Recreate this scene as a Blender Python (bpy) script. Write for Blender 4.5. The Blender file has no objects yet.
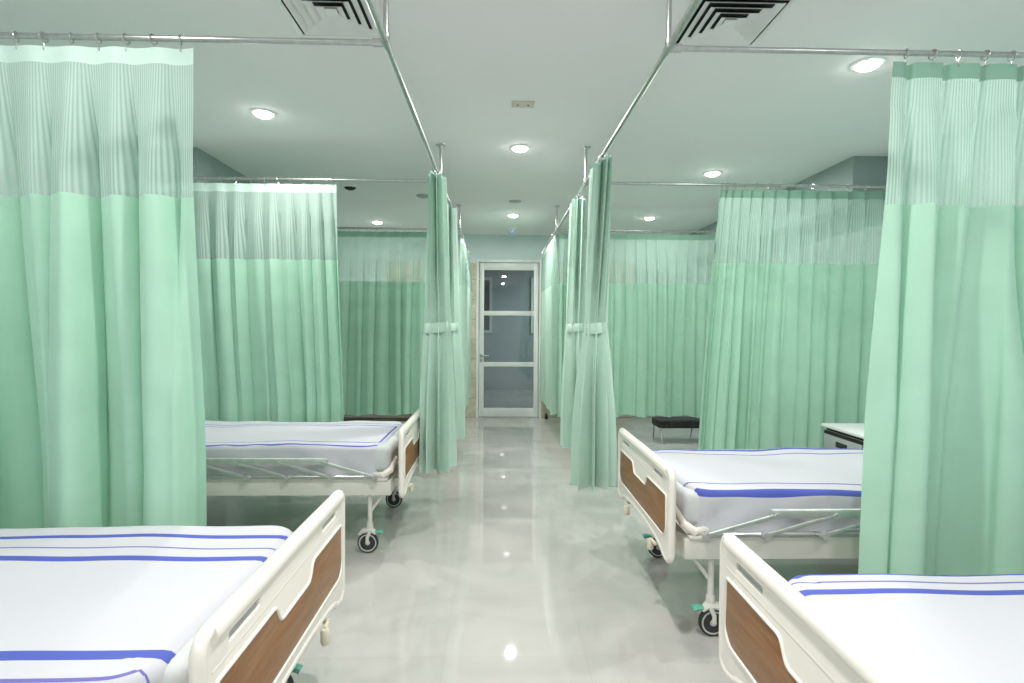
import bpy, bmesh, math, random
from mathutils import Vector, Matrix
PI = math.pi
sc = bpy.context.scene
C = sc.collection
random.seed(7)

# ------------------------------------------------------------------ helpers
def link(name, me, parent=None, mat=None):
    o = bpy.data.objects.new(name, me); C.objects.link(o)
    if mat and me is not None and not me.materials: me.materials.append(mat)
    if parent: o.parent = parent
    return o
def tag(o, label=None, cat=None, group=None, kind=None):
    if label: o['label'] = label
    if cat: o['category'] = cat
    if group: o['group'] = group
    if kind: o['kind'] = kind
    return o
def empty(name, loc, rz=0):
    o = bpy.data.objects.new(name, None); C.objects.link(o)
    o.location = loc; o.rotation_euler = (0, 0, rz); o.empty_display_size = .1
    return o
class MB:
    def __init__(s): s.bm = bmesh.new()
    def box(s, x0, x1, y0, y1, z0, z1, bev=0, seg=2):
        b = bmesh.new()
        vs = [b.verts.new((x, y, z)) for x in (x0, x1) for y in (y0, y1) for z in (z0, z1)]
        for f in ((0,1,3,2),(4,6,7,5),(0,4,5,1),(2,3,7,6),(0,2,6,4),(1,5,7,3)): b.faces.new([vs[i] for i in f])
        if bev: bmesh.ops.bevel(b, geom=b.edges[:], offset=bev, segments=seg, affect='EDGES', profile=.5)
        s._merge(b); return s
    def _merge(s, b):
        me = bpy.data.meshes.new('t'); b.to_mesh(me); b.free(); s.bm.from_mesh(me); bpy.data.meshes.remove(me)
    def add_mesh(s, me): s.bm.from_mesh(me); return s
    def tube(s, pts, r, n=12, closed=False, cap=True, flat=1.0):
        pts = [Vector(p) for p in pts]; rings = []; N = len(pts); up = None
        for i, p in enumerate(pts):
            if closed: d = pts[(i+1) % N] - pts[i-1]
            else: d = (pts[min(i+1, N-1)] - pts[max(i-1, 0)])
            d.normalize()
            if up is None:
                up = Vector((0,0,1)) if abs(d.z) < .9 else Vector((1,0,0))
            a = d.cross(up).normalized(); b = a.cross(d).normalized(); up = b
            rr = r[i] if isinstance(r, (list, tuple)) else r
            rings.append([s.bm.verts.new(p + a*math.cos(2*PI*k/n)*rr*flat + b*math.sin(2*PI*k/n)*rr) for k in range(n)])
        M = N if closed else N-1
        for i in range(M):
            A, B = rings[i], rings[(i+1) % N]
            for k in range(n): s.bm.faces.new((A[k], A[(k+1)%n], B[(k+1)%n], B[k]))
        if cap and not closed:
            s.bm.faces.new(rings[0][::-1]); s.bm.faces.new(rings[-1])
        return s
    def lathe(s, prof, c, axis='z', n=24):
        c = Vector(c); rings = []
        for r, h in prof:
            ring = []
            for k in range(n):
                a = 2*PI*k/n; u, v = r*math.cos(a), r*math.sin(a)
                q = {'z': (u, v, h), 'y': (u, h, v), 'x': (h, u, v)}[axis]
                ring.append(s.bm.verts.new(c + Vector(q)))
            rings.append(ring)
        for A, B in zip(rings, rings[1:]):
            for k in range(n): s.bm.faces.new((A[k], A[(k+1)%n], B[(k+1)%n], B[k]))
        if prof[0][0] > 1e-5: s.bm.faces.new(rings[0][::-1])
        if prof[-1][0] > 1e-5: s.bm.faces.new(rings[-1])
        return s
    def build(s, name, mat, parent=None, smooth=True):
        bmesh.ops.remove_doubles(s.bm, verts=s.bm.verts[:], dist=1e-5)
        bmesh.ops.recalc_face_normals(s.bm, faces=s.bm.faces[:])
        me = bpy.data.meshes.new(name); s.bm.to_mesh(me); s.bm.free()
        if smooth:
            me.shade_smooth()
            me.set_sharp_from_angle(angle=math.radians(38))
        return link(name, me, parent, mat)
def shape2d(outline, holes, ext, bev, place):
    """solid plate cut from a 2D outline with holes; place maps (u, v, w) to world"""
    cu = bpy.data.curves.new('c', 'CURVE'); cu.dimensions = '2D'; cu.fill_mode = 'BOTH'
    cu.extrude = ext; cu.bevel_depth = bev; cu.bevel_resolution = 2
    for poly in [outline] + holes:
        sp = cu.splines.new('POLY'); sp.points.add(len(poly)-1)
        for p, q in zip(sp.points, poly): p.co = (q[0], q[1], 0, 1)
        sp.use_cyclic_u = True
    o = bpy.data.objects.new('c', cu); C.objects.link(o)
    dg = bpy.context.evaluated_depsgraph_get(); dg.update()
    me = bpy.data.meshes.new_from_object(o.evaluated_get(dg), depsgraph=dg)
    bpy.data.objects.remove(o); bpy.data.curves.remove(cu)
    for v in me.vertices: v.co = place(*v.co)
    return me
def rounded(poly, r, n=5):
    out = []; N = len(poly)
    for i in range(N):
        p = Vector(poly[i]); a = Vector(poly[i-1])-p; b = Vector(poly[(i+1)%N])-p
        ri = r[i] if isinstance(r, (list, tuple)) else r
        if ri <= 0: out.append(tuple(p)); continue
        t = min(ri, a.length*.45, b.length*.45); p0 = p+a.normalized()*t; p1 = p+b.normalized()*t
        for k in range(n+1):
            u = k/n; out.append(tuple(p0*(1-u)**2 + p*2*u*(1-u) + p1*u*u))
    return out

# ------------------------------------------------------------------ materials
def M(name, col, rough=.5, metal=0, spec=.5, coat=0):
    m = bpy.data.materials.new(name); m.use_nodes = True
    b = m.node_tree.nodes['Principled BSDF']
    b.inputs['Base Color'].default_value = (*col, 1); b.inputs['Roughness'].default_value = rough
    b.inputs['Metallic'].default_value = metal; b.inputs['Specular IOR Level'].default_value = spec
    b.inputs['Coat Weight'].default_value = coat
    return m
def nd(m, t, **kw):
    n = m.node_tree.nodes.new(t)
    for k, v in kw.items(): setattr(n, k, v)
    return n
def L(m, a, b): m.node_tree.links.new(a, b)
def mth(m, op, a, b=None, c=None):
    n = nd(m, 'ShaderNodeMath', operation=op)
    for i, v in enumerate((a, b, c)):
        if v is None: continue
        if isinstance(v, (int, float)): n.inputs[i].default_value = v
        else: L(m, v, n.inputs[i])
    return n.outputs[0]
def noisy(m, scale, c0, c1, coord='Object', detail=4, stretch=None, bump=0):
    tc = nd(m, 'ShaderNodeTexCoord'); mp = nd(m, 'ShaderNodeMapping')
    if stretch: mp.inputs['Scale'].default_value = stretch
    no = nd(m, 'ShaderNodeTexNoise'); no.inputs['Scale'].default_value = scale; no.inputs['Detail'].default_value = detail
    cr = nd(m, 'ShaderNodeValToRGB'); cr.color_ramp.elements[0].position = .3; cr.color_ramp.elements[1].position = .7
    cr.color_ramp.elements[0].color = (*c0, 1); cr.color_ramp.elements[1].color = (*c1, 1)
    L(m, tc.outputs[coord], mp.inputs[0]); L(m, mp.outputs[0], no.inputs['Vector']); L(m, no.outputs[0], cr.inputs[0])
    b = m.node_tree.nodes['Principled BSDF']; L(m, cr.outputs[0], b.inputs['Base Color'])
    if bump:
        bp = nd(m, 'ShaderNodeBump'); bp.inputs['Strength'].default_value = bump; bp.inputs['Distance'].default_value = .002
        L(m, no.outputs[0], bp.inputs['Height']); L(m, bp.outputs[0], b.inputs['Normal'])
    return m
m_ceil = noisy(M('ceiling_paint', (.8,.8,.8), .8, spec=.2), 1.2, (.88,.87,.87), (.90,.89,.89))
m_wall = noisy(M('wall_paint', (.7,.78,.78), .6, spec=.3), 1.5, (.60,.70,.71), (.63,.73,.74))
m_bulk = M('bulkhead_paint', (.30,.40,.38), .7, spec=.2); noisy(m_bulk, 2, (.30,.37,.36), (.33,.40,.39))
m_ivory = noisy(M('ivory_plastic', (.8,.76,.70), .32, coat=.25), 3, (.80,.765,.70), (.83,.79,.73))
m_steelw = noisy(M('cream_powder_coat', (.66,.66,.60), .4), 4, (.62,.63,.57), (.68,.68,.62))
m_chrome = noisy(M('brushed_steel', (.55,.55,.55), .28, metal=1), 30, (.50,.51,.50), (.62,.62,.61))
m_alu = noisy(M('aluminium', (.6,.63,.6), .4, metal=.7), 20, (.50,.55,.52), (.62,.66,.63))
m_rubber = noisy(M('dark_rubber', (.03,.03,.03), .6), 20, (.02,.02,.02), (.045,.045,.045))
m_hub = noisy(M('grey_hub', (.35,.36,.35), .45), 10, (.32,.34,.33), (.40,.41,.40))
m_hubl = noisy(M('pale_grey_hub', (.5,.51,.49), .45), 10, (.48,.49,.47), (.56,.57,.55))
m_teal = noisy(M('green_pedal', (.10,.42,.30), .4), 10, (.09,.38,.27), (.12,.45,.33))
m_white = noisy(M('white_plastic', (.85,.85,.84), .35), 5, (.80,.81,.80), (.86,.87,.86))
m_alw = noisy(M('white_door_frame', (.8,.82,.8), .35), 5, (.78,.81,.79), (.84,.86,.84))
m_dark = noisy(M('dark_void', (.02,.02,.02), .8), 5, (.012,.012,.013), (.025,.025,.025))
m_mattress = noisy(M('mattress_cover', (.6,.62,.62), .7), 15, (.55,.58,.58), (.62,.64,.64))
m_grey = noisy(M('grey_cabinet_panel', (.40,.43,.42), .45), 5, (.36,.40,.39), (.42,.45,.44))
m_beige = noisy(M('beige_plate', (.62,.58,.45), .5), 12, (.60,.57,.46), (.68,.64,.52))
m_band = noisy(M('bench_board', (.12,.09,.07), .5), 6, (.10,.08,.06), (.15,.12,.10), stretch=(1,12,12))

# wood insert
m_wood = M('walnut_laminate', (.25,.12,.04), .38)
noisy(m_wood, 7, (.19,.078,.022), (.30,.14,.042), stretch=(9,.9,9), detail=6)

# floor : glossy cream porcelain tiles
m_floor = M('polished_floor_tile', (.6,.6,.56), .07, spec=.6)
def floor_nodes(m):
    b = m.node_tree.nodes['Principled BSDF']
    tc = nd(m, 'ShaderNodeTexCoord'); mp = nd(m, 'ShaderNodeMapping'); mp.inputs['Location'].default_value = (.22,.1,0)
    L(m, tc.outputs['Object'], mp.inputs[0])
    br = nd(m, 'ShaderNodeTexBrick'); br.offset = 0; br.squash = 1
    br.inputs['Scale'].default_value = 1; br.inputs['Brick Width'].default_value = .6; br.inputs['Row Height'].default_value = .6
    br.inputs['Mortar Size'].default_value = .0016; br.inputs['Mortar Smooth'].default_value = .3; br.inputs['Bias'].default_value = 0
    br.inputs['Color1'].default_value = (.97,.97,.97,1); br.inputs['Color2'].default_value = (1,1,1,1); br.inputs['Mortar'].default_value = (.72,.71,.68,1)
    L(m, mp.outputs[0], br.inputs['Vector'])
    n1 = nd(m, 'ShaderNodeTexNoise'); n1.inputs['Scale'].default_value = 1.3; n1.inputs['Detail'].default_value = 8; n1.inputs['Distortion'].default_value = 2.2
    L(m, mp.outputs[0], n1.inputs['Vector'])
    cr = nd(m, 'ShaderNodeValToRGB'); e = cr.color_ramp.elements
    e[0].position = .30; e[0].color = (.44,.43,.405,1); e[1].position = .66; e[1].color = (.525,.515,.485,1)
    k = e.new(.5); k.color = (.49,.48,.455,1)
    L(m, n1.outputs[0], cr.inputs[0])
    mx = nd(m, 'ShaderNodeMix', data_type='RGBA', blend_type='MULTIPLY'); mx.inputs[0].default_value = 1
    L(m, cr.outputs[0], mx.inputs[6]); L(m, br.outputs['Color'], mx.inputs[7]); L(m, mx.outputs[2], b.inputs['Base Color'])
    L(m, mth(m, 'MULTIPLY_ADD', br.outputs['Fac'], .3, .03), b.inputs['Roughness'])
floor_nodes(m_floor)

# beige stone cladding around the door
m_stone = M('beige_stone_tile', (.5,.46,.36), .35)
def stone_nodes(m):
    b = m.node_tree.nodes['Principled BSDF']
    tc = nd(m, 'ShaderNodeTexCoord'); sx = nd(m, 'ShaderNodeSeparateXYZ'); cx = nd(m, 'ShaderNodeCombineXYZ')
    L(m, tc.outputs['Object'], sx.inputs[0]); L(m, sx.outputs[0], cx.inputs[0]); L(m, sx.outputs[2], cx.inputs[1])
    br = nd(m, 'ShaderNodeTexBrick'); br.offset = .5
    br.inputs['Scale'].default_value = 1; br.inputs['Brick Width'].default_value = .6; br.inputs['Row Height'].default_value = .3
    br.inputs['Mortar Size'].default_value = .006
    br.inputs['Color1'].default_value = (.50,.46,.35,1); br.inputs['Color2'].default_value = (.58,.54,.43,1); br.inputs['Mortar'].default_value = (.34,.31,.23,1)
    L(m, cx.outputs[0], br.inputs['Vector'])
    n1 = nd(m, 'ShaderNodeTexNoise'); n1.inputs['Scale'].default_value = 5; n1.inputs['Detail'].default_value = 8; n1.inputs['Distortion'].default_value = 1.5
    L(m, cx.outputs[0], n1.inputs['Vector'])
    mx = nd(m, 'ShaderNodeMix', data_type='RGBA', blend_type='OVERLAY'); mx.inputs[0].default_value = .6
    L(m, br.outputs['Color'], mx.inputs[6]); L(m, n1.outputs[0], mx.inputs[7]); L(m, mx.outputs[2], b.inputs['Base Color'])
stone_nodes(m_stone)

# glass
m_glass = bpy.data.materials.new('door_glass'); m_glass.use_nodes = True
def glass_nodes(m):
    nt = m.node_tree; nt.nodes.clear()
    out = nd(m, 'ShaderNodeOutputMaterial'); mx = nd(m, 'ShaderNodeMixShader')
    tr = nd(m, 'ShaderNodeBsdfTransparent'); tr.inputs[0].default_value = (.72,.76,.76,1)
    gl = nd(m, 'ShaderNodeBsdfGlossy'); gl.inputs['Roughness'].default_value = .01
    fr = nd(m, 'ShaderNodeFresnel'); fr.inputs[0].default_value = 1.9
    L(m, fr.outputs[0], mx.inputs[0]); L(m, tr.outputs[0], mx.inputs[1]); L(m, gl.outputs[0], mx.inputs[2]); L(m, mx.outputs[0], out.inputs[0])
glass_nodes(m_glass)

# curtain fabrics
def fabric(name, col, trans, weave=900, bump=.15):
    m = bpy.data.materials.new(name); m.use_nodes = True; nt = m.node_tree
    b = nt.nodes['Principled BSDF']; b.inputs['Roughness'].default_value = .72; b.inputs['Specular IOR Level'].default_value = .25
    b.inputs['Sheen Weight'].default_value = .15
    tc = nd(m, 'ShaderNodeTexCoord'); no = nd(m, 'ShaderNodeTexNoise'); no.inputs['Scale'].default_value = 6; no.inputs['Detail'].default_value = 5
    L(m, tc.outputs['Object'], no.inputs['Vector'])
    cr = nd(m, 'ShaderNodeValToRGB'); cr.color_ramp.elements[0].position = .3; cr.color_ramp.elements[1].position = .7
    cr.color_ramp.elements[0].color = (*[c*.96 for c in col], 1); cr.color_ramp.elements[1].color = (*[min(1, c*1.03) for c in col], 1)
    L(m, no.outputs[0], cr.inputs[0]); L(m, cr.outputs[0], b.inputs['Base Color'])
    tl = nd(m, 'ShaderNodeBsdfTranslucent'); L(m, cr.outputs[0], tl.inputs[0])
    mx = nd(m, 'ShaderNodeMixShader'); mx.inputs[0].default_value = trans
    L(m, b.outputs[0], mx.inputs[1]); L(m, tl.outputs[0], mx.inputs[2]); L(m, mx.outputs[0], nt.nodes['Material Output'].inputs[0])
    return m, cr, mx
m_fab, _, _ = fabric('mint_curtain_fabric', (.44,.70,.55), .16)
m_fab_pale, _, _ = fabric('pale_mint_curtain_fabric', (.56,.745,.64), .10)
m_tape, _, _ = fabric('pale_header_tape', (.62,.80,.725), .25)
m_tape_back, _, _ = fabric('green_header_tape', (.25,.43,.33), .2)
def mesh_fabric(name, c0, c1, a0, a1):
    m, cr, mx = fabric(name, c0, .35)
    nt = m.node_tree
    uv = nd(m, 'ShaderNodeUVMap'); sx = nd(m, 'ShaderNodeSeparateXYZ'); L(m, uv.outputs[0], sx.inputs[0])
    ph = mth(m, 'MULTIPLY', sx.outputs[0], 2*PI/.0185)
    s = mth(m, 'MULTIPLY_ADD', mth(m, 'SINE', ph), .5, .5)
    s = mth(m, 'SMOOTH_MIN', mth(m, 'MULTIPLY', s, 1.3), 1, .2)
    col = nd(m, 'ShaderNodeMix', data_type='RGBA'); L(m, s, col.inputs[0])
    col.inputs[6].default_value = (*c0, 1); col.inputs[7].default_value = (*c1, 1)
    b = nt.nodes['Principled BSDF']; L(m, col.outputs[2], b.inputs['Base Color'])
    tr = nd(m, 'ShaderNodeBsdfTransparent'); m2 = nd(m, 'ShaderNodeMixShader')
    L(m, mth(m, 'MULTIPLY_ADD', s, a1-a0, a0), m2.inputs[0])
    L(m, tr.outputs[0], m2.inputs[1]); L(m, mx.outputs[0], m2.inputs[2]); L(m, m2.outputs[0], nt.nodes['Material Output'].inputs[0])
    return m
m_net_dense = mesh_fabric('gathered_net_fabric', (.56,.74,.64), (.70,.81,.75), .95, 1.0)
m_net = mesh_fabric('striped_net_fabric', (.42,.63,.53), (.60,.74,.67), .66, .84)

# bed sheet with woven blue border stripes
def sheet_nodes(m, bands):
    b = m.node_tree.nodes['Principled BSDF']
    uv = nd(m, 'ShaderNodeUVMap'); sx = nd(m, 'ShaderNodeSeparateXYZ'); L(m, uv.outputs[0], sx.inputs[0])
    tc = nd(m, 'ShaderNodeTexCoord'); no = nd(m, 'ShaderNodeTexNoise'); no.inputs['Scale'].default_value = 3; L(m, tc.outputs['Object'], no.inputs['Vector'])
    q = mth(m, 'MAXIMUM', mth(m, 'ABSOLUTE', sx.outputs[1]), sx.outputs[0])
    q = mth(m, 'ADD', q, mth(m, 'MULTIPLY_ADD', no.outputs[0], .008, -.004))
    col = None
    prev = (.565,.57,.612,1); sock = None
    for c, w, blue in bands:
        k = mth(m, 'LESS_THAN', mth(m, 'ABSOLUTE', mth(m, 'SUBTRACT', q, c)), w)
        mx = nd(m, 'ShaderNodeMix', data_type='RGBA'); L(m, k, mx.inputs[0]); mx.inputs[7].default_value = blue
        if sock is None: mx.inputs[6].default_value = prev
        else: L(m, sock, mx.inputs[6])
        sock = mx.outputs[2]
    L(m, sock, b.inputs['Base Color'])
    n2 = nd(m, 'ShaderNodeTexNoise'); n2.inputs['Scale'].default_value = 9; n2.inputs['Detail'].default_value = 3; L(m, tc.outputs['Object'], n2.inputs['Vector'])
    bp = nd(m, 'ShaderNodeBump'); bp.inputs['Strength'].default_value = .25; bp.inputs['Distance'].default_value = .01
    L(m, n2.outputs[0], bp.inputs['Height']); L(m, bp.outputs[0], b.inputs['Normal'])
BL, TH = (.085,.115,.44,1), (.17,.16,.44,1)
def sheet_mat(*bands):
    m = M('striped_cotton_sheet', (.7,.7,.74), .75, spec=.2); sheet_nodes(m, bands); return m
m_sheets = [sheet_mat((.255,.017,BL), (.335,.0045,TH), (.430,.014,BL)), sheet_mat((.28,.0065,BL), (.345,.0055,BL)),
            sheet_mat((.30,.008,TH), (.405,.017,BL)), sheet_mat((.262,.015,BL), (.322,.0045,TH), (.385,.017,BL))]
def emis(name, col, s):
    m = bpy.data.materials.new(name); m.use_nodes = True; nt = m.node_tree; nt.nodes.clear()
    o = nd(m, 'ShaderNodeOutputMaterial'); e = nd(m, 'ShaderNodeEmission'); e.inputs[0].default_value = (*col, 1); e.inputs[1].default_value = s
    L(m, e.outputs[0], o.inputs[0]); return m
m_lamp = emis('lit_lamp_lens', (1,.99,.97), 40)
m_led = emis('blue_indicator', (.1,.25,1), 2)

# ------------------------------------------------------------------ the room
ZC, ZT = 2.783, 2.506             # ceiling, curtain rail height
XL, XR = -.443, .672              # aisle rails
Y1, Y2, Y3, YW = 2.205, 4.27, 6.37, 8.42
WL, WR, YB = -3.05, 3.2, -3.4
def struct(name, mb, mat, smooth=False):
    o = mb.build(name, mat, smooth=smooth); o['kind'] = 'structure'; return o
struct('floor', MB().box(WL-.1, WR+.1, YB-.1, 12.2, -.1, 0), m_floor)
struct('ceiling', MB().box(WL-.1, WR+.1, YB-.1, YW+.12, ZC, ZC+.1), m_ceil)
struct('wall_left', MB().box(WL-.1, WL, YB-.1, YW+.12, 0, ZC), m_wall)
struct('wall_right', MB().box(WR, WR+.1, YB-.1, YW+.12, 0, ZC), m_wall)
struct('wall_front', MB().box(WL, WR, YB-.1, YB, 0, ZC), m_wall)
DX0, DX1, DZ = -.325, .665, 2.41
struct('wall_back', MB().box(WL, DX0, YW, YW+.12, 0, ZC).box(DX1, WR, YW, YW+.12, 0, ZC).box(DX0, DX1, YW, YW+.12, DZ, ZC), m_wall)
struct('trim_1', MB().box(-1.70, DX0, YW-.02, YW, 0, 2.36), m_stone)
struct('trim_2', MB().box(DX1, 2.07, YW-.02, YW, 0, 2.36), m_stone)
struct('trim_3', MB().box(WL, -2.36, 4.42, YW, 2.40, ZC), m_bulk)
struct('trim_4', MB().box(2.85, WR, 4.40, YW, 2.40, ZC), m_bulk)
struct('baseboard_back', MB().box(WL, -1.70, YW-.014, YW, 0, .09).box(2.07, WR, YW-.014, YW, 0, .09), m_grey)
struct('baseboard_left', MB().box(WL, WL+.014, YB, YW, 0, .09), m_grey)
struct('baseboard_right', MB().box(WR-.014, WR, YB, YW, 0, .09), m_grey)
# corridor behind the glass door
m_corr = noisy(M('corridor_paint', (.4,.44,.44), .6), 2, (.40,.44,.45), (.44,.48,.49))
struct('wall_corridor', MB().box(-2.2, 2.6, 12.0, 12.1, 0, 2.7).box(-2.3, -2.2, YW+.12, 12.1, 0, 2.7).box(2.6, 2.7, YW+.12, 12.1, 0, 2.7), m_corr)
struct('ceiling_corridor', MB().box(-2.3, 2.7, YW+.12, 12.1, 2.7, 2.8), m_corr)
for i, (a, b) in enumerate(((-1.0, -.12), (.72, 1.6))):
    w = empty('window_%d' % (i+1), ((a+b)/2, 12.0, 1.25)); w['kind'] = 'structure'
    h = (b-a)/2
    MB().box(-h, h, -.05, 0, 0, .06).box(-h, h, -.05, 0, 1.14, 1.2).box(-h, -h+.06, -.05, 0, .06, 1.14).box(h-.06, h, -.05, 0, .06, 1.14)\
            .build('window_frame', m_alw, w, False)
    MB().box(-h+.06, h-.06, -.03, -.005, .06, 1.14).build('pane', m_dark, w, False)
# ----- door
d = empty('door_1', ((DX0+DX1)/2, YW+.03, 0)); d['kind'] = 'structure'
hw = (DX1-DX0)/2
fr = MB()
fr.box(-hw, -hw+.035, -.06, .06, 0, DZ, .003).box(hw-.035, hw, -.06, .06, 0, DZ, .003).box(-hw+.035, hw-.035, -.06, .06, DZ-.045, DZ, .003)
fr.build('door_frame', m_alw, d)
lf = MB(); a = hw-.042; g = hw-.115
zt = DZ-.05
lf.box(-a, -g, -.03, .012, .012, zt, .003).box(g, a, -.03, .012, .012, zt, .003)
for z0, z1 in ((.012,.145), (.78,.85), (1.56,1.63), (2.25, zt)): lf.box(-g, g, -.03, .012, z0, z1, .003)
leaf = lf.build('door_leaf', m_alw, d)
for z0, z1 in ((.145,.78), (.85,1.56), (1.63,2.25)):
    MB().box(-g, g, -.012, -.006, z0, z1).build('pane', m_glass, leaf, False)
hd = MB()
hd.lathe([(.024,0),(.024,-.008),(.012,-.010),(.010,-.05)], (-a+.035, -.03, .95), 'y')
hd.tube([(-a+.035,-.078,.95), (-a+.06,-.082,.95), (-a+.15,-.08,.948)], .009)
hd.lathe([(.022,0),(.022,-.01),(.006,-.012)], (-a+.035, -.03, .875), 'y')
hd.build('door_handle', m_chrome, leaf)

# ------------------------------------------------------------------ downlights
lens_me = ring_me = None
def lamp_data(e, size=.11):
    l = bpy.data.lights.new('downlight', 'AREA'); l.shape = 'DISK'; l.size = size; l.energy = e; l.color = (1,.968,.945); l.spread = math.radians(180)
    return l
def downlight(x, y, label, lit=True, e=30):
    t = empty('downlight', (x, y, ZC)); tag(t, label, 'ceiling light', 'round downlights in the ceiling')
    MB().lathe([(.060,-.001),(.062,-.008),(.080,-.005),(.082,0),(.060,0)], (0,0,0), n=32).build('trim_ring', m_white, t)
    o = MB().lathe([(0,-.030),(.025,-.028),(.045,-.020),(.058,-.008),(.060,-.001),(0,-.001)], (0,0,0), n=32).build('lens', m_lamp if lit else m_dark, t)
    if lit:
        lo = bpy.data.objects.new('lamp', lamp_data(e)); C.objects.link(lo); lo.parent = t; lo.location = (0,0,-.034)
LE = 23
for x, y, lab in ((-1.54, 3.69, 'lit round downlight above the second left bed, left of the aisle rail'),
                  (.166, 4.32, 'lit round downlight over the aisle, the nearer of the two in view'),
                  (.183, 6.91, 'lit round downlight over the aisle closest to the glass door'),
                  (-1.62, 7.47, 'small lit downlight seen just above the far left curtain rail'),
                  (1.92, 7.0, 'small lit downlight above the far right curtain with the short hem'),
                  (1.92, 4.94, 'lit round downlight at the left end of the second right curtain'),
                  (1.93, 2.88, 'big bright downlight beside the near right curtain header')):
    downlight(x, y, lab, e=LE)
for x, y, lab in ((.17, 1.73, 'downlight over the aisle above the camera'), (.17, -.86, 'downlight over the aisle behind the camera'),
                  (-1.54, 1.55, 'downlight above the near left bed'), (1.93, .80, 'downlight above the near right bed'),
                  (-1.54, -.7, 'downlight over the bay behind the near left bed'), (1.93, -1.3, 'downlight over the bay behind the near right bed')):
    downlight(x, y, lab, e={1.73: 37, -.86: 42, 1.55: 12, .80: 12}.get(y, LE))
def ceiling_disc(name, x, y, r, mat, label, cat, h=.03):
    o = MB().lathe([(0,-h),(r*.75,-h),(r,-h*.45),(r,0),(0,0)], (0,0,0), n=28).build(name, mat); o.location = (x, y, ZC)
    return tag(o, label, cat)
downlight(-1.486, 5.61, 'unlit dark downlight in the ceiling beyond the second left rail', lit=False)
ceiling_disc('ceiling_speaker', .185, 6.15, .07, m_grey, 'grey round ceiling disc just nearer than the far aisle downlight', 'speaker', .012)
ceiling_disc('ceiling_speaker', -.80, 5.93, .07, m_grey, 'dark round ceiling disc partly behind the left tied curtain', 'speaker', .02)
sd = empty('smoke_detector', (.2, 7.9, ZC)); tag(sd, 'small white smoke detector with blue light in front of the door wall', 'smoke detector')
MB().lathe([(0,-.045),(.04,-.045),(.055,-.02),(.06,0),(0,0)], (0,0,0), n=24).build('body', m_white, sd)
MB().lathe([(0,-.055),(.018,-.055),(.02,-.045),(0,-.045)], (0,0,0), n=12).build('indicator', m_led, sd)
jp = empty('junction_plate', (.15, 3.47, ZC)); tag(jp, 'beige ceiling plate with two screws over the aisle', 'plate')
MB().box(-.07,.07,-.045,.045,-.008,0,.003).build('plate', m_beige, jp)
for s in (-1, 1): MB().lathe([(0,-.011),(.006,-.011),(.006,-.008),(0,-.008)], (s*.032,0,0), n=10).build('screw', m_rubber, jp)

# ------------------------------------------------------------------ ceiling air diffusers
def diffuser(x, y, h, label):
    t = empty('air_diffuser', (x, y, ZC)); tag(t, label, 'air vent', 'square air diffusers in the ceiling')
    MB().box(-h*.93, h*.93, -h*.93, h*.93, -.003, 0).build('backing', m_dark, t, False)
    def sqring(mb, o0, z0, o1, z1, th):
        for zz, s in ((0, 1), (th, -1)):
            A = [mb.bm.verts.new((sx*o0, sy*o0, z0+zz)) for sx, sy in ((-1,-1),(1,-1),(1,1),(-1,1))]
            B = [mb.bm.verts.new((sx*o1, sy*o1, z1+zz)) for sx, sy in ((-1,-1),(1,-1),(1,1),(-1,1))]
            for k in range(4):
                mb.bm.faces.new((A[k], A[(k+1)%4], B[(k+1)%4], B[k]))
    f = MB(); sqring(f, h, -.004, h*.86, -.014, .003); f.build('frame', m_white, t, False)
    for k in range(4):
        o = h*(.80 - .18*k); v = MB(); sqring(v, o, -.020, o-h*.14, -.006, .002); v.build('louvre', m_white, t, False)
    MB().box(-h*.12, h*.12, -h*.12, h*.12, -.016, -.010).build('centre_plate', m_white, t, False)
diffuser(-.735, 2.48, .22, 'square white air vent in the ceiling, left of the aisle')
diffuser(1.035, 2.50, .215, 'square white air vent in the ceiling, right of the aisle')

# ------------------------------------------------------------------ curtain rails
def post(mb_parent, x, y):
    p = MB().tube([(x,y,ZT),(x,y,ZC-.008)], .0105, 12).build('post', m_chrome, mb_parent)
    MB().lathe([(.012,-.03),(.016,-.012),(.036,-.008),(.038,0),(0,0)], (x,y,ZC), n=24).build('flange', m_chrome, p)
for x, nm in ((XL, 'left'), (XR, 'right')):
    t = empty('curtain_rail', (0,0,0)); tag(t, 'long steel curtain rail with posts running along the %s side of the aisle' % nm, 'curtain rail')
    MB().tube([(x, -1.2, ZT), (x, YW, ZT)], .0125, 14).build('rail', m_chrome, t)
    for y in (.1, Y1, Y2, Y3): post(t, x, y)
    for y in (Y1, Y2, Y3):
        s = -1 if x < 0 else 1
        j = MB(); j.tube([(x, y-.03, ZT), (x, y+.03, ZT)], .017, 14); j.tube([(x, y, ZT), (x+s*.05, y, ZT)], .016, 14); j.tube([(x,y,ZT),(x,y,ZT+.035)], .015, 12)
        j.build('joint', m_chrome, t)
for y, nm in ((Y1, 'near'), (Y2, 'second'), (Y3, 'far')):
    for x0, x1, sd_ in ((WL, XL-.05, 'left'), (XR+.05, WR, 'right')):
        t = empty('curtain_rail', (0,0,0)); tag(t, 'steel cross rail holding the %s %s curtain, wall to aisle' % (nm, sd_), 'curtain rail', 'cross rails between the bays')
        MB().tube([(x0, y, ZT), (x1, y, ZT)], .0115, 14).build('rail', m_chrome, t)
        xw = WL if x0 == WL else WR; s = 1 if x0 == WL else -1
        MB().lathe([(.034,0),(.034,s*.006),(.015,s*.014),(.015,s*.03)], (xw, y, ZT), 'x').build('wall_flange', m_chrome, t)

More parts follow.
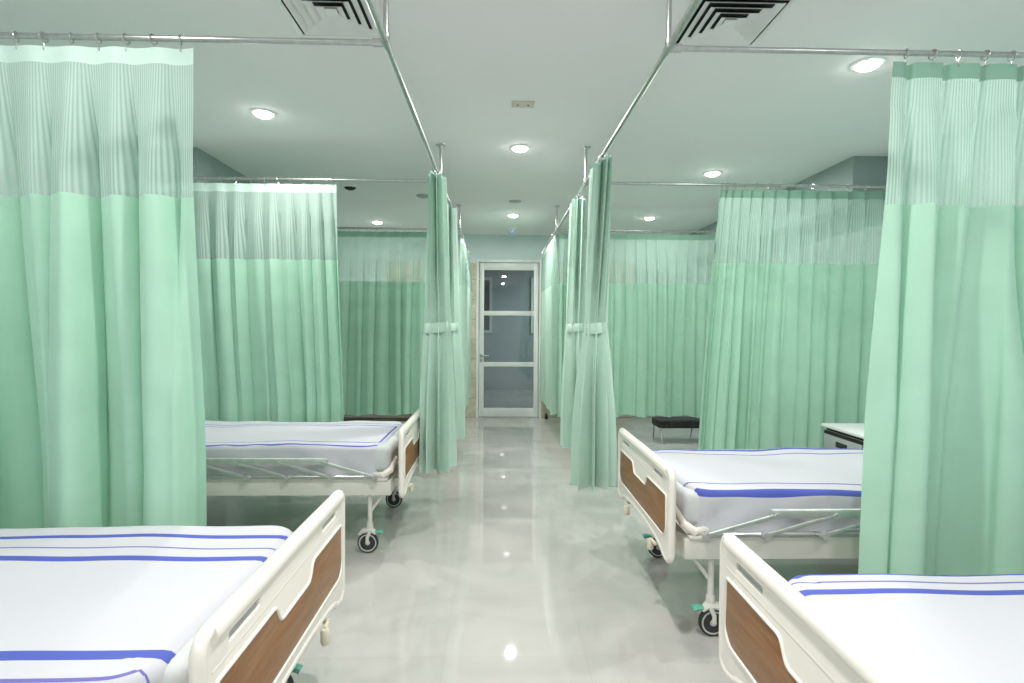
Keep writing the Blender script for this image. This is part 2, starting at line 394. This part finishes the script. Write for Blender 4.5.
# ------------------------------------------------------------------ curtains
def ring_mesh():
    mb = MB(); n = 14
    mb.tube([(0, .0185*math.cos(2*PI*k/n), -.004+.0185*math.sin(2*PI*k/n)) for k in range(n)], .0026, 6, closed=True)
    mb.tube([(0,0,-.0225),(.002,0,-.034),(0,.006,-.042),(0,0,-.050),(0,-.005,-.044)], .0019, 5)
    o = mb.build('ring', m_chrome); me = o.data; bpy.data.objects.remove(o); return me
RING = ring_mesh()
def curtain(name, label, along, p0, p1, b0, b1, fixed, z1=.34, folds=.15, seed=0, A=(.011,.034,.05), big=.045,
            tape=m_tape, fab=m_fab, tie=None, zs=1.90, group=None, stretch=1.15, cluster=None, pinch=0, push=0):
    """along: 'x' or 'y'. p0..p1 rail extent; b0..b1 hem extent; fixed: the other coordinate.
       tie = (z, width, depth, hem_width, hem_depth, shift)"""
    rnd = random.Random(seed)
    t = empty(name, (0,0,0)); tag(t, label, 'curtain', group)
    W = abs(p1-p0); nf = max(4, round(W/folds)) if tie is None else folds
    ph = [rnd.uniform(0, 2*PI) for _ in range(8)]
    nb = max(2, round(W/.36))
    amp = [rnd.uniform(.65, 1.25) for _ in range(nf+3)]
    def warp(u):
        w = u
        if cluster:            # folds crowd together towards one end
            c, k = cluster; w = u**k if c == 0 else 1-(1-u)**k
        return w + .012*math.sin(2*PI*u*1.7+ph[0]) + .007*math.sin(2*PI*u*4.1+ph[1])
    zt = ZT-.036
    dl = [rnd.uniform(-1, 1) for _ in range(nb*2+4)]
    keep = [rnd.uniform(.4, 1) for _ in range(nf+3)]
    def lerp(arr, x):
        i = max(0, min(len(arr)-2, int(x))); q = min(1, max(0, x-i)); q = q*q*(3-2*q)
        return arr[i]*(1-q)+arr[i+1]*q
    def pos(u, z):
        f = (zt-z)/(zt-z1)                 # 0 top .. 1 hem
        if tie is None:
            a0, a1 = p0+(b0-p0)*f**.8, p1+(b1-p1)*f**.8
            uc = u if not cluster else (u**cluster[1] if cluster[0] == 0 else 1-(1-u)**cluster[1])
            am = lerp(amp, nf*u); kp = lerp(keep, nf*u); g = min(1, f*1.5)
            k = 2*PI*nf*u + g*1.9*lerp(dl, u*nb*2) + .5*f*math.sin(3*f+ph[3]+9*u)
            Am = A[0] + (A[1]-A[0])*min(1, f*4)
            fine = Am*am*((1-g)+g*kp)
            vl = (.5-.5*math.cos(k))**5
            s1 = -.55*math.sin(k+.8) + (2.3*vl-.57)*min(1, f*5)
            B = big*g*(.75+.4*f)
            kb = 2*PI*nb*u + ph[5] + 1.3*lerp(dl, u*nb*2+1) + .5*f
            d = fine*s1 + B*math.sin(kb + .5*math.sin(kb)) + push*min(1, f*1.3)**1.5
            if pinch and f < .09: d += .026*max(0, -math.cos(2*PI*nf*u))**8 - .5*fine*s1
            side = math.sin(PI*u)**.5
            return a0+(a1-a0)*uc - (-1.5*fine*math.sin(k)*vl + .2*fine*math.sin(2*k) + .35*B*math.sin(2*kb))*side*min(1, f*5), d
        zt_, w, dp, hw_, hd_, sh = tie
        cy = (p0+p1)/2
        if z > zt_:
            g = (z-zt_)/(zt-zt_); e = g**.9
            wid = w+(W-w)*e; dep = dp*1.0 + (A[0]-dp)*(g**.9) - .15*dp*math.sin(PI*g)*0
        else:
            g = (zt_-z)/(zt_-z1); e = math.sin(g*PI/2)**.8
            wid = w+(hw_-w)*e; dep = dp+(hd_-dp)*e
        th = 2*PI*(u-.5)*.97
        am = lerp(amp, nf*u)
        k = nf*2*PI*u + ph[2] + .9*f*math.sin(th+ph[3])
        pl = .32+.22*min(1, abs(z-zt_)/.5)
        s1 = math.sin(k+.5*math.sin(k))
        rr = 1 - pl*.55 + pl*am*s1
        th2 = th + .10*math.cos(k)
        return cy - math.cos(th2)*wid*.5*rr, sh*min(1, f*1.4) + math.sin(th2)*dep*rr
    def panel(nm, za, zb, rows, mat, off=0, thick=0):
        cols = nf*16
        mb = MB(); bm = mb.bm; uvl = bm.loops.layers.uv.new('UVMap'); grid = []
        for r in range(rows+1):
            z = za+(zb-za)*r/rows; row = []
            for c in range(cols+1):
                u = c/cols; a_, d_ = pos(u, z)
                zz = z
                if z <= z1+.001: zz += .012*math.sin(2*PI*u*nf*.37+ph[7])
                d_ += off
                row.append(bm.verts.new((a_, fixed+d_, zz) if along == 'x' else (fixed+d_, a_, zz)))
            grid.append(row)
        for r in range(rows):
            for c in range(cols):
                f_ = bm.faces.new((grid[r][c], grid[r+1][c], grid[r+1][c+1], grid[r][c+1]))
                for lp, (cc, rr) in zip(f_.loops, ((c,r),(c,r+1),(c+1,r+1),(c+1,r))):
                    lp[uvl].uv = (cc/cols*W*stretch*1.6, za+(zb-za)*rr/rows)
        me = bpy.data.meshes.new(nm); bm.to_mesh(me); bm.free(); me.shade_smooth()
        return link(nm, me, t, mat)
    zh = zt-.062
    panel('header_tape', zt, zh, 5, tape)
    panel('net_panel', zh, zs, 14, m_net_dense if tie else m_net)
    fp = panel('fabric_panel', zs, z1, 40, fab)
    # hem band, a stitched fold at the bottom: one more row of cloth just proud of the panel
    nr = max(5, min(26, round(W/.105)))
    for i in range(nr):
        u = (i+.5)/nr; a_, d_ = pos(u if tie is None else .5*u, zt-.005)
        r = link('ring', RING, t)
        r.location = (a_, fixed, ZT) if along == 'x' else (fixed, a_, ZT)
        r.rotation_euler = (0, 0, (0 if along == 'x' else PI/2) + rnd.uniform(-.35,.35))
    if tie:
        zt_, w, dp, hw_, hd_, sh = tie
        f = (zt-zt_)/(zt-z1); cx = sh*min(1, f*1.4); cy = (p0+p1)/2
        n = 40; mb = MB(); rings = []
        for z, q in ((zt_-.036,1.0),(zt_-.033,1.03),(zt_,1.045),(zt_+.033,1.03),(zt_+.036,1.0),(zt_+.033,.97),(zt_-.033,.97)):
            row = []
            for k in range(n):
                a_ = 2*PI*k/n; sx = (dp*.95)*q*math.copysign(abs(math.cos(a_))**.8, math.cos(a_)); sy = (w*.48)*q*math.copysign(abs(math.sin(a_))**.8, math.sin(a_))
                x_, y_ = fixed+cx+sx, cy+sy
                row.append(mb.bm.verts.new((x_, y_, z+.008*math.cos(a_))))
            rings.append(row)
        for i in range(len(rings)):
            A_, B_ = rings[i], rings[(i+1)%len(rings)]
            for k in range(n): mb.bm.faces.new((A_[k], A_[(k+1)%n], B_[(k+1)%n], B_[k]))
        mb.build('tie_band', fab, t)
    return t
G = 'mint green cross curtains between the bays'
curtain('privacy_curtain', 'near left mint curtain with pale header tape, behind the closest left bed', 'x', -2.95, -1.185, -2.9, -1.205, Y1, push=.05, seed=3, folds=.165, group=G, big=.075, A=(.010,.038,.06))
curtain('privacy_curtain', 'second left mint curtain behind the bed with the folded side rail', 'x', -2.9, -1.235, -2.9, -1.215, Y2, push=.14, seed=11, folds=.125, group=G, A=(.010,.036,.055), big=.045, cluster=(1,1.25), )
curtain('privacy_curtain', 'far left mint curtain with short hem seen through the gap', 'x', -2.9, -.60, -2.9, -.62, Y3, z1=.37, seed=5, folds=.14, tape=m_tape_back, fab=m_fab, group=G, big=.03)
curtain('privacy_curtain', 'near right mint curtain with green pinch-pleated header at the photo edge', 'x', 1.58, 3.1, 1.53, 3.1, Y1, seed=8, folds=.15, tape=m_tape_back, group=G, pinch=1, big=.07, A=(.010,.036,.055))
curtain('privacy_curtain', 'second right mint curtain standing behind the grey bedside cabinet', 'x', 1.725, 3.1, 1.60, 3.1, Y2, seed=21, folds=.10, tape=m_tape_back, group=G, cluster=(0,1.5), A=(.010,.028,.036), big=.045, pinch=1)
curtain('privacy_curtain', 'far right mint curtain with short hem beyond the second right bed', 'x', .70, 3.1, .70, 3.1, Y3, z1=.36, seed=15, folds=.12, tape=m_tape_back, group=G, big=.024)
G2 = 'tied-back curtains along the aisle'
curtain('tied_curtain', 'left aisle curtain bundle tied with a band, nearer of the left pair', 'y', 3.85, 4.17, 0, 0, XL, z1=.36, seed=31, folds=9, A=(.05,.05,.05), fab=m_fab_pale, tie=(1.385,.16,.085,.34,.112,.0), group=G2)
curtain('tied_curtain', 'left aisle curtain bundle tied with a band, farther of the left pair', 'y', 4.86, 5.32, 0, 0, XL, z1=.36, seed=32, folds=8, A=(.05,.05,.05), fab=m_fab_pale, tie=(1.385,.16,.085,.30,.12,0), group=G2)
curtain('tied_curtain', 'right aisle curtain bundle tied with a band, nearer of the right pair', 'y', 3.42, 3.88, 0, 0, XR, z1=.345, seed=33, folds=9, A=(.045,.05,.05), fab=m_fab_pale, tie=(1.39,.15,.066,.34,.122,-.035), group=G2)
curtain('tied_curtain', 'right aisle curtain bundle tied with a band, farther of the right pair', 'y', 4.52, 4.94, 0, 0, XR, z1=.36, seed=34, folds=8, A=(.05,.05,.05), fab=m_fab_pale, tie=(1.39,.15,.075,.28,.10,-.015), group=G2)
curtain('privacy_curtain', 'straight pale curtain along the aisle left of the glass door', 'y', 6.75, 8.3, 6.75, 8.25, XL, z1=.36, seed=41, folds=.14, fab=m_fab_pale, A=(.03,.035,.04), big=.02)
curtain('privacy_curtain', 'straight pale curtain along the aisle right of the glass door', 'y', 6.5, 8.3, 6.5, 8.25, XR, z1=.34, seed=42, folds=.14, fab=m_fab_pale, A=(.03,.035,.04), big=.02)

# ------------------------------------------------------------------ hospital bed (foot at local x = 0, head towards -x)
def board(parent, x, out, label=None, nm='footboard'):
    HW = .51
    ol = [(-HW,.775),(HW,.775),(HW-.005,.375),(HW-.04,.358),(HW-.10,.37)] + [((HW-.10)*math.cos(PI*k/12), .37+.045*math.sin(PI*k/12)) for k in range(1,12)] + [(-HW+.10,.37),(-HW+.04,.358),(-HW+.005,.375)]
    rr = [.05,.05,.02,.02,.03] + [0]*11 + [.03,.02,.02]
    olr = rounded(ol, rr, 6)
    slots = [rounded([(s*.24,.703),(s*.40,.703),(s*.40,.730),(s*.24,.730)], .010, 4) for s in (-1,1)]
    pl = lambda u, v, w: (x+w, u, v)
    mb = MB(); me = shape2d(olr, slots, .009, .003, pl); mb.add_mesh(me)
    rim = [(p[0]*.985, .565+(p[1]-.565)*.965) for p in olr]
    mb.tube([(x, p[0], p[1]) for p in rim], .0165, 10, closed=True)
    mb.tube([(x, -HW+.045,   .757), (x, 0, .760), (x, HW-.045, .757)], .0235, 14)
    mb.tube([(x, -HW+.04, .682), (x, HW-.04, .682)], .0135, 10)
    fb = mb.build(nm, m_ivory, parent)
    for q in slots: 
        MB().add_mesh(shape2d(q, [], .004, 0, pl)).build('slot_shade', m_hub, fb)  # grey plates fill the through-slots, painting the dark seen behind them
    wp = [(-.46,.655),(-.145,.655),(-.115,.600),(.115,.600),(.145,.655),(.46,.655),(.465,.50),(.43,.462),(-.43,.462),(-.465,.50)]
    bw = MB()
    wr = rounded(wp, [.015,.02,.02,.02,.02,.015,.04,.04,.04,.04], 5)
    bw.add_mesh(shape2d(wr, [], .0125, .001, pl)); ins = bw.build('wood_insert', m_wood, fb)
    lip = MB(); lip.tube([(x+out*.0135, p[0], p[1]) for p in wr], .005, 6, closed=True); lip.build('insert_edging', m_ivory, fb)
    return fb
def make_bed():
    t = empty('hospital_bed', (0,0,0))
    board(t, 0, 1, nm='footboard')
    board(t, -2.12, -1, nm='headboard')
    f = MB()
    for s in (-1, 1):
        f.box(-2.08, -.07, s*.445-.02, s*.445+.02, .365, .455, .006)
        f.box(-2.06, -.09, s*.447-.024, s*.447+.024, .455, .470, .004)
    f.box(-.11, -.07, -.43, .43, .37, .45, .004).box(-2.08, -2.04, -.43, .43, .37, .45, .004)
    for s in (-1, 1):
        f.box(-.08, 0, s*.33-.02, s*.33+.02, .39, .44, .003); f.box(-2.12, -2.06, s*.33-.02, s*.33+.02, .39, .44, .003)
    f.build('bed_frame', m_steelw, t)
    dk = MB()
    for (a, b) in ((-2.02,-1.32),(-1.29,-1.02),(-.99,-.58),(-.55,-.12)):
        dk.box(a, b, -.42, .42, .472, .488, .004)
    for i in range(18): dk.box(-2.0+i*.108, -1.985+i*.108, -.40, .40, .455, .474)
    dk.build('bed_deck', m_steelw, t)
    # lifting linkage under the deck
    lk = MB()
    lk.tube([(-.10,.29,.40),(-1.1,.29,.39)], .012); lk.tube([(-.10,-.29,.40),(-1.3,-.29,.39)], .012)
    lk.tube([(-1.0,-.40,.36),(-1.0,.40,.36)], .014); lk.tube([(-1.3,-.40,.34),(-1.3,.40,.34)], .014)
    lk.tube([(-1.0,.1,.36),(-.8,.1,.46)], .012); lk.tube([(-1.3,-.1,.34),(-1.55,-.1,.46)], .012)
    lk.build('lifting_linkage', m_hub, t)
    for s in (-1, 1):
        c = MB(); y = s*.30
        c.tube([(-.05,y,.385),(.018,y,.372)], .009); c.tube([(.012,y,.372),(.016,y-s*.05,.374)], .008)
        c.lathe([(.0,-.026),(.012,-.026),(.016,-.018),(.016,.018),(.012,.026),(0,.026)], (.020, y-s*.055, .350), 'z', 14)
        c.build('crank_handle', m_beige, t)
    for xs in (-.205, -1.90):
        for s in (-1, 1):
            y = s*.425
            lg = MB(); lg.tube([(xs,y,.37),(xs,y,.16)], .0145, 12)
            d_ = 1 if xs > -1 else -1
            lg.tube([(xs+d_*.004,y,.255),(xs-d_*-.085,y,.368)], .009, 8)
            lg.lathe([(.017,.14),(.02,.15),(.02,.18),(.017,.19)], (xs,y,0), 'z', 14)
            leg = lg.build('leg', m_steelw, t)
            cx = xs-.012
            fk = MB()
            fk.tube([(xs,y,.165),(xs-.004,y,.135)], .02, 12)
            for q in (-1, 1):
                fk.tube([(xs+.005,y+q*.021,.138),(cx,y+q*.022,.10),(cx,y+q*.022,.064)], .0105, 8, flat=.5)
            fk.tube([(cx-.055,y,.112),(cx-.03,y,.135),(xs+.01,y,.143),(cx+.05,y,.118)], [.010,.017,.018,.011], 8, flat=1.5)
            fk.build('caster_fork', m_steelw, leg)
            tr = MB().lathe([(.053,-.012),(.059,-.013),(.063,-.008),(.064,0),(.063,.008),(.059,.013),(.053,.012)], (cx,y,.064), 'y', 32)
            tr.build('caster_tyre', m_rubber, leg)
            hb = MB().lathe([(0,-.016),(.014,-.016),(.016,-.011),(.028,-.009),(.034,-.012),(.040,-.009),(.046,-.012),(.0535,-.0125),(.0535,.0125),(.046,.012),(.040,.009),(.034,.012),(.028,.009),(.016,.011),(.014,.016),(0,.016)], (cx,y,.064), 'y', 28)
            hb.build('caster_hub', m_hubl, leg)
            MB().tube([(cx+.03,y,.128),(cx+.075,y,.132),(cx+.09,y,.124)], [.008,.012,.012], 8, flat=1.8).build('brake_pedal', m_teal, leg)
    for s in (-1, 1):
        g = MB(); y = s*.492
        g.box(-1.95, -.44, y-.013, y+.013, .562, .602, .007); g.build('guard_top_bar', m_alu, t)
        lw = MB(); lw.tube([(-1.95, y-s*.012, .482), (-.16, y-s*.012, .482)], .010, 10)
        for q in (-1.85,-1.40,-.95,-.55,-.30): lw.tube([(q, s*.455, .462),(q, y-s*.01, .482)], .009, 8)
        lw.build('guard_lower_bar', m_chrome, t)
        for k, q in enumerate((-1.62,-1.23,-.99,-.73,-.465)):
            sl = MB(); sl.tube([(q, y+s*.010, .575), (q+.31, y+s*.004, .484)], .0105, 8, flat=.6)
            sl.lathe([(0,-.008),(.018,-.008),(.018,.008),(0,.008)], (q+.31, y+s*.004, .484), 'y', 12)
            sl.lathe([(0,-.008),(.014,-.008),(.014,.008),(0,.008)], (q, y+s*.012, .572), 'y', 12)
            st_ = sl.build('guard_strut', m_alu, t)
            MB().lathe([(0,-.017),(.014,-.018),(.015,.018),(0,.017)], (q+.31, y+s*.004, .484), 'y', 12).build('pivot_knob', m_hub, st_)
        ft = MB(); ft.tube([(-.19, s*.41, .478), (-.12, s*.455, .488), (-.075, s*.43, .515), (-.06, s*.33, .565)], [.018,.02,.02,.016], 10, flat=.8)
        ft.build('mattress_stop', m_ivory, t)
    mm = MB().box(-2.06, -.085, -.412, .412, .49, .655, .035, 4); mm.build('mattress', m_mattress, t)
    return t
def make_sheet(seed, rough, off, inner, mat, H=.43, back=.0):
    rnd = random.Random(seed)
    Ls, r, rc = 1.99-back, .035, .11
    nu, nv = 120, 90; drop = .175; top = .668
    U = [i*(Ls+drop)/nu for i in range(nu+1)]; V = [-(H+drop)+i*2*(H+drop)/nv for i in range(nv+1)]
    bm = bmesh.new(); uvl = bm.loops.layers.uv.new('UVMap')
    def arc(d):      # d measured from start of rounding
        if d <= 0: return d, 0
        if d < r*PI/2: a = d/r; return r*math.sin(a), r*(1-math.cos(a))
        return r, r + (d-r*PI/2)
    ph = [rnd.uniform(0, 6.28) for _ in range(8)]
    wob = lambda a_, b_: 0 if rough < .004 else .006*math.sin(b_*11+ph[6])*math.sin(b_*4.3+a_*3+ph[7])+.004*math.sin(b_*31+ph[5])*max(0, math.sin(b_*3.1+ph[4]))
    grid = []
    for u in U:
        row = []
        for v in V:
            ox, dx = arc(u-(Ls-r)); oy, dy = arc(abs(v)-(H-r))
            x = Ls-r+ox; y = H-r+oy; dz = max(dx, dy)
            px, py = x-(Ls-rc), y-(H-rc)
            if px > 0 and py > 0:
                k = max(px, py)/math.hypot(px, py); x = Ls-rc+px*k; y = H-rc+py*k
            w = rough*(math.sin(u*9+v*5+ph[0])*.6+math.sin(u*4-v*11+ph[1])+math.sin(u*17+v*3+ph[2])*.4)
            z = top-dz + (w if dz < .02 else 0)
            if dz > .03:
                q = min(1, (dz-.03)/.1)
                wv = q*(.006*math.sin(u*13+ph[3])+.005*math.sin(u*29+v*21+ph[4]))
                if dy >= dx: y += wv+.004*q
                else: x += wv*.3
                z += .006*q*math.sin(u*7+v*6+ph[5])
            row.append(bm.verts.new((-2.075+x, math.copysign(y, v), z)))
        grid.append(row)
    uk = Ls+.012-inner-(.045 if H == .43 and back > .03 else -.015)   # foot stripe sits just in from the foot edge
    for i in range(nu):
        for j in range(nv):
            f = bm.faces.new((grid[i][j], grid[i+1][j], grid[i+1][j+1], grid[i][j+1]))
            for lp, (a, b) in zip(f.loops, ((i,j),(i+1,j),(i+1,j+1),(i,j+1))): lp[uvl].uv = (U[a]-uk+wob(U[a],V[b]), V[b]+off+wob(V[b]*1.3,U[a]))
    me = bpy.data.meshes.new('bed_sheet'); bm.to_mesh(me); bm.free(); me.shade_smooth(); me.materials.append(mat)
    return me
proto = make_bed()
def copy_tree(o, parent=None):
    c = o.copy(); C.objects.link(c); c.parent = parent
    for ch in list(o.children): copy_tree(ch, c)
    return c
beds = [((-.595, 1.60, 0), 0, 'near left hospital bed', 'ivory hospital bed with wood-inlaid footboard, nearest on the left side', 2),
        ((-.575, 3.81, 0), 0, 'x', 'ivory hospital bed with folded side guard in front of the second left curtain', 5),
        ((.765, 2.87, 0), PI, 'x', 'ivory hospital bed on the right, in front of the grey bedside cabinet', 9),
        ((.70, 1.15, 0), PI, 'x', 'ivory hospital bed nearest on the right, cut off by the photo corner', 12)]
shl = ['white sheet with blue border stripes on the nearest left bed', 'creased white sheet with thin blue stripes on the farther left bed',
       'white sheet with blue stripes on the farther right bed', 'white sheet with blue border stripes on the nearest right bed']
for i, (loc, rz, _, lab, sd_) in enumerate(beds):
    b = proto if i == 0 else copy_tree(proto)
    b.location = loc; b.rotation_euler = (0,0,rz); tag(b, lab, 'bed', 'hospital beds')
    s = link('bed_sheet', make_sheet(sd_, .003 if i in (0,3) else .005, (.10,.07,.025,-.065)[i], (.255,.28,.30,.262)[i], m_sheets[i], (.455,.43,.43,.468)[i], (.03,.04,.02,.04)[i])); s.location = (loc[0], loc[1]+(-.02, 0, 0, .005)[i], 0); s.rotation_euler = (0,0,rz)
    if rz: s.scale = (1, -1, 1)
    tag(s, shl[i], 'bed sheet', 'striped bed sheets')

# ------------------------------------------------------------------ bedside cabinet (front faces the aisle, -x)
t = empty('bedside_cabinet', (2.33, 3.63, 0)); tag(t, 'grey bedside cabinet with white top behind the farther right bed', 'cabinet')
MB().box(0, .46, -.21, .21, .06, .68, .006).build('body', m_grey, t)
MB().box(-.02, .48, -.23, .23, .70, .722, .006).build('top', m_white, t)
MB().box(.005, .455, -.205, .205, .68, .70).build('top_gap_shade', m_dark, t, False)  # dark block paints the shade in the open gap under the top
for z0, z1 in ((.50,.655), (.08,.485)):
    dr = MB().box(-.016, 0, -.20, .20, z0, z1, .004).build('drawer' if z0 > .4 else 'door', m_grey, t)
    MB().box(-.020, -.014, -.06, .06, (z1-.065), (z1-.03), .004).build('handle', m_rubber, dr)
MB().box(-.012, 0, -.205, .205, .657, .678).build('shadow_gap_strip', m_dark, t, False)
for sx in (.05, .41):
    for sy in (-.17, .17):
        MB().lathe([(0,0-.022),(.024,-.02),(.026,0),(.024,.02),(0,.022)], (sx, sy, .026), 'y', 16).tube([(sx,sy,.03),(sx,sy,.065)], .008, 8).build('caster', m_rubber, t)

# ------------------------------------------------------------------ low pieces glimpsed under the far curtains
t = empty('step_stool', (2.22, 6.72, 0)); tag(t, 'dark low step stool with pale bent legs under the far right curtain', 'stool')
MB().box(-.28, .28, -.16, .16, .175, .275, .03).build('seat', m_rubber, t)
for sx in (-1, 1):
    for sy in (-1, 1):
        MB().tube([(sx*.20,sy*.12,.24),(sx*.25,sy*.14,.19),(sx*.235,sy*.2,.0)], .010, 8).build('leg', m_chrome, t)
t = empty('low_bench', (-1.55, 7.05, 0)); tag(t, 'dark brown low bench under the far left curtain', 'bench')
MB().box(-.42, .48, -.15, .15, .20, .25, .008).build('seat', m_band, t)
for sx in (-.38, .44):
    MB().box(sx-.02, sx+.02, -.13, .13, 0, .20, .004).build('leg', m_rubber, t)
o = MB().lathe([(0,0),(.022,0),(.022,.05),(.014,.06),(.014,.085),(0,.09)], (0,0,0), 'z', 16).build('door_stop', m_rubber); o.location = (.74, 8.28, 0)
tag(o, 'small black door stop on the floor right of the glass door', 'door stop')

# added fill lamp, off to the side and unseen, brightens the corridor
t = empty('corridor_fill', (1.6, 10.6, 2.70)); tag(t, 'added unseen fill lamp in the corridor behind the glass door', 'ceiling light')
MB().box(-.15,.15,-.15,.15,-.02,0,.004).build('fill_housing', m_white, t)
l = bpy.data.lights.new('corridor', 'AREA'); l.size = .28; l.energy = 60; l.color = (.9,1,1)
lo = bpy.data.objects.new('lamp', l); C.objects.link(lo); lo.parent = t; lo.location = (0,0,-.03)

# ------------------------------------------------------------------ camera
f, p, ya, r = 551.7, -.0279, .0260, .0060
F = Vector((math.sin(ya)*math.cos(p), math.cos(ya)*math.cos(p), math.sin(p)))
R0 = Vector((math.cos(ya), -math.sin(ya), 0)); U0 = R0.cross(F)
R1 = R0*math.cos(r)+U0*math.sin(r); U1 = U0*math.cos(r)-R0*math.sin(r)
cam = bpy.data.cameras.new('camera'); cam.sensor_width = 36; cam.lens = f/1024*36; cam.clip_start = .05
co = bpy.data.objects.new('camera', cam); C.objects.link(co)
m4 = Matrix((R1, U1, -F)).transposed().to_4x4(); m4.translation = (0,0,1.4); co.matrix_world = m4
sc.camera = co
w = bpy.data.worlds.new('world'); sc.world = w; w.use_nodes = True
w.node_tree.nodes['Background'].inputs[0].default_value = (.6,.7,.7,1); w.node_tree.nodes['Background'].inputs[1].default_value = .3
sc.view_settings.view_transform = 'Standard'; sc.view_settings.look = 'None'
sc.view_settings.gamma = 1; sc.view_settings.use_curve_mapping = False
sc.view_settings.exposure = -0.13
sc.cycles.diffuse_bounces = 6; sc.cycles.max_bounces = 14; sc.cycles.transparent_max_bounces = 16
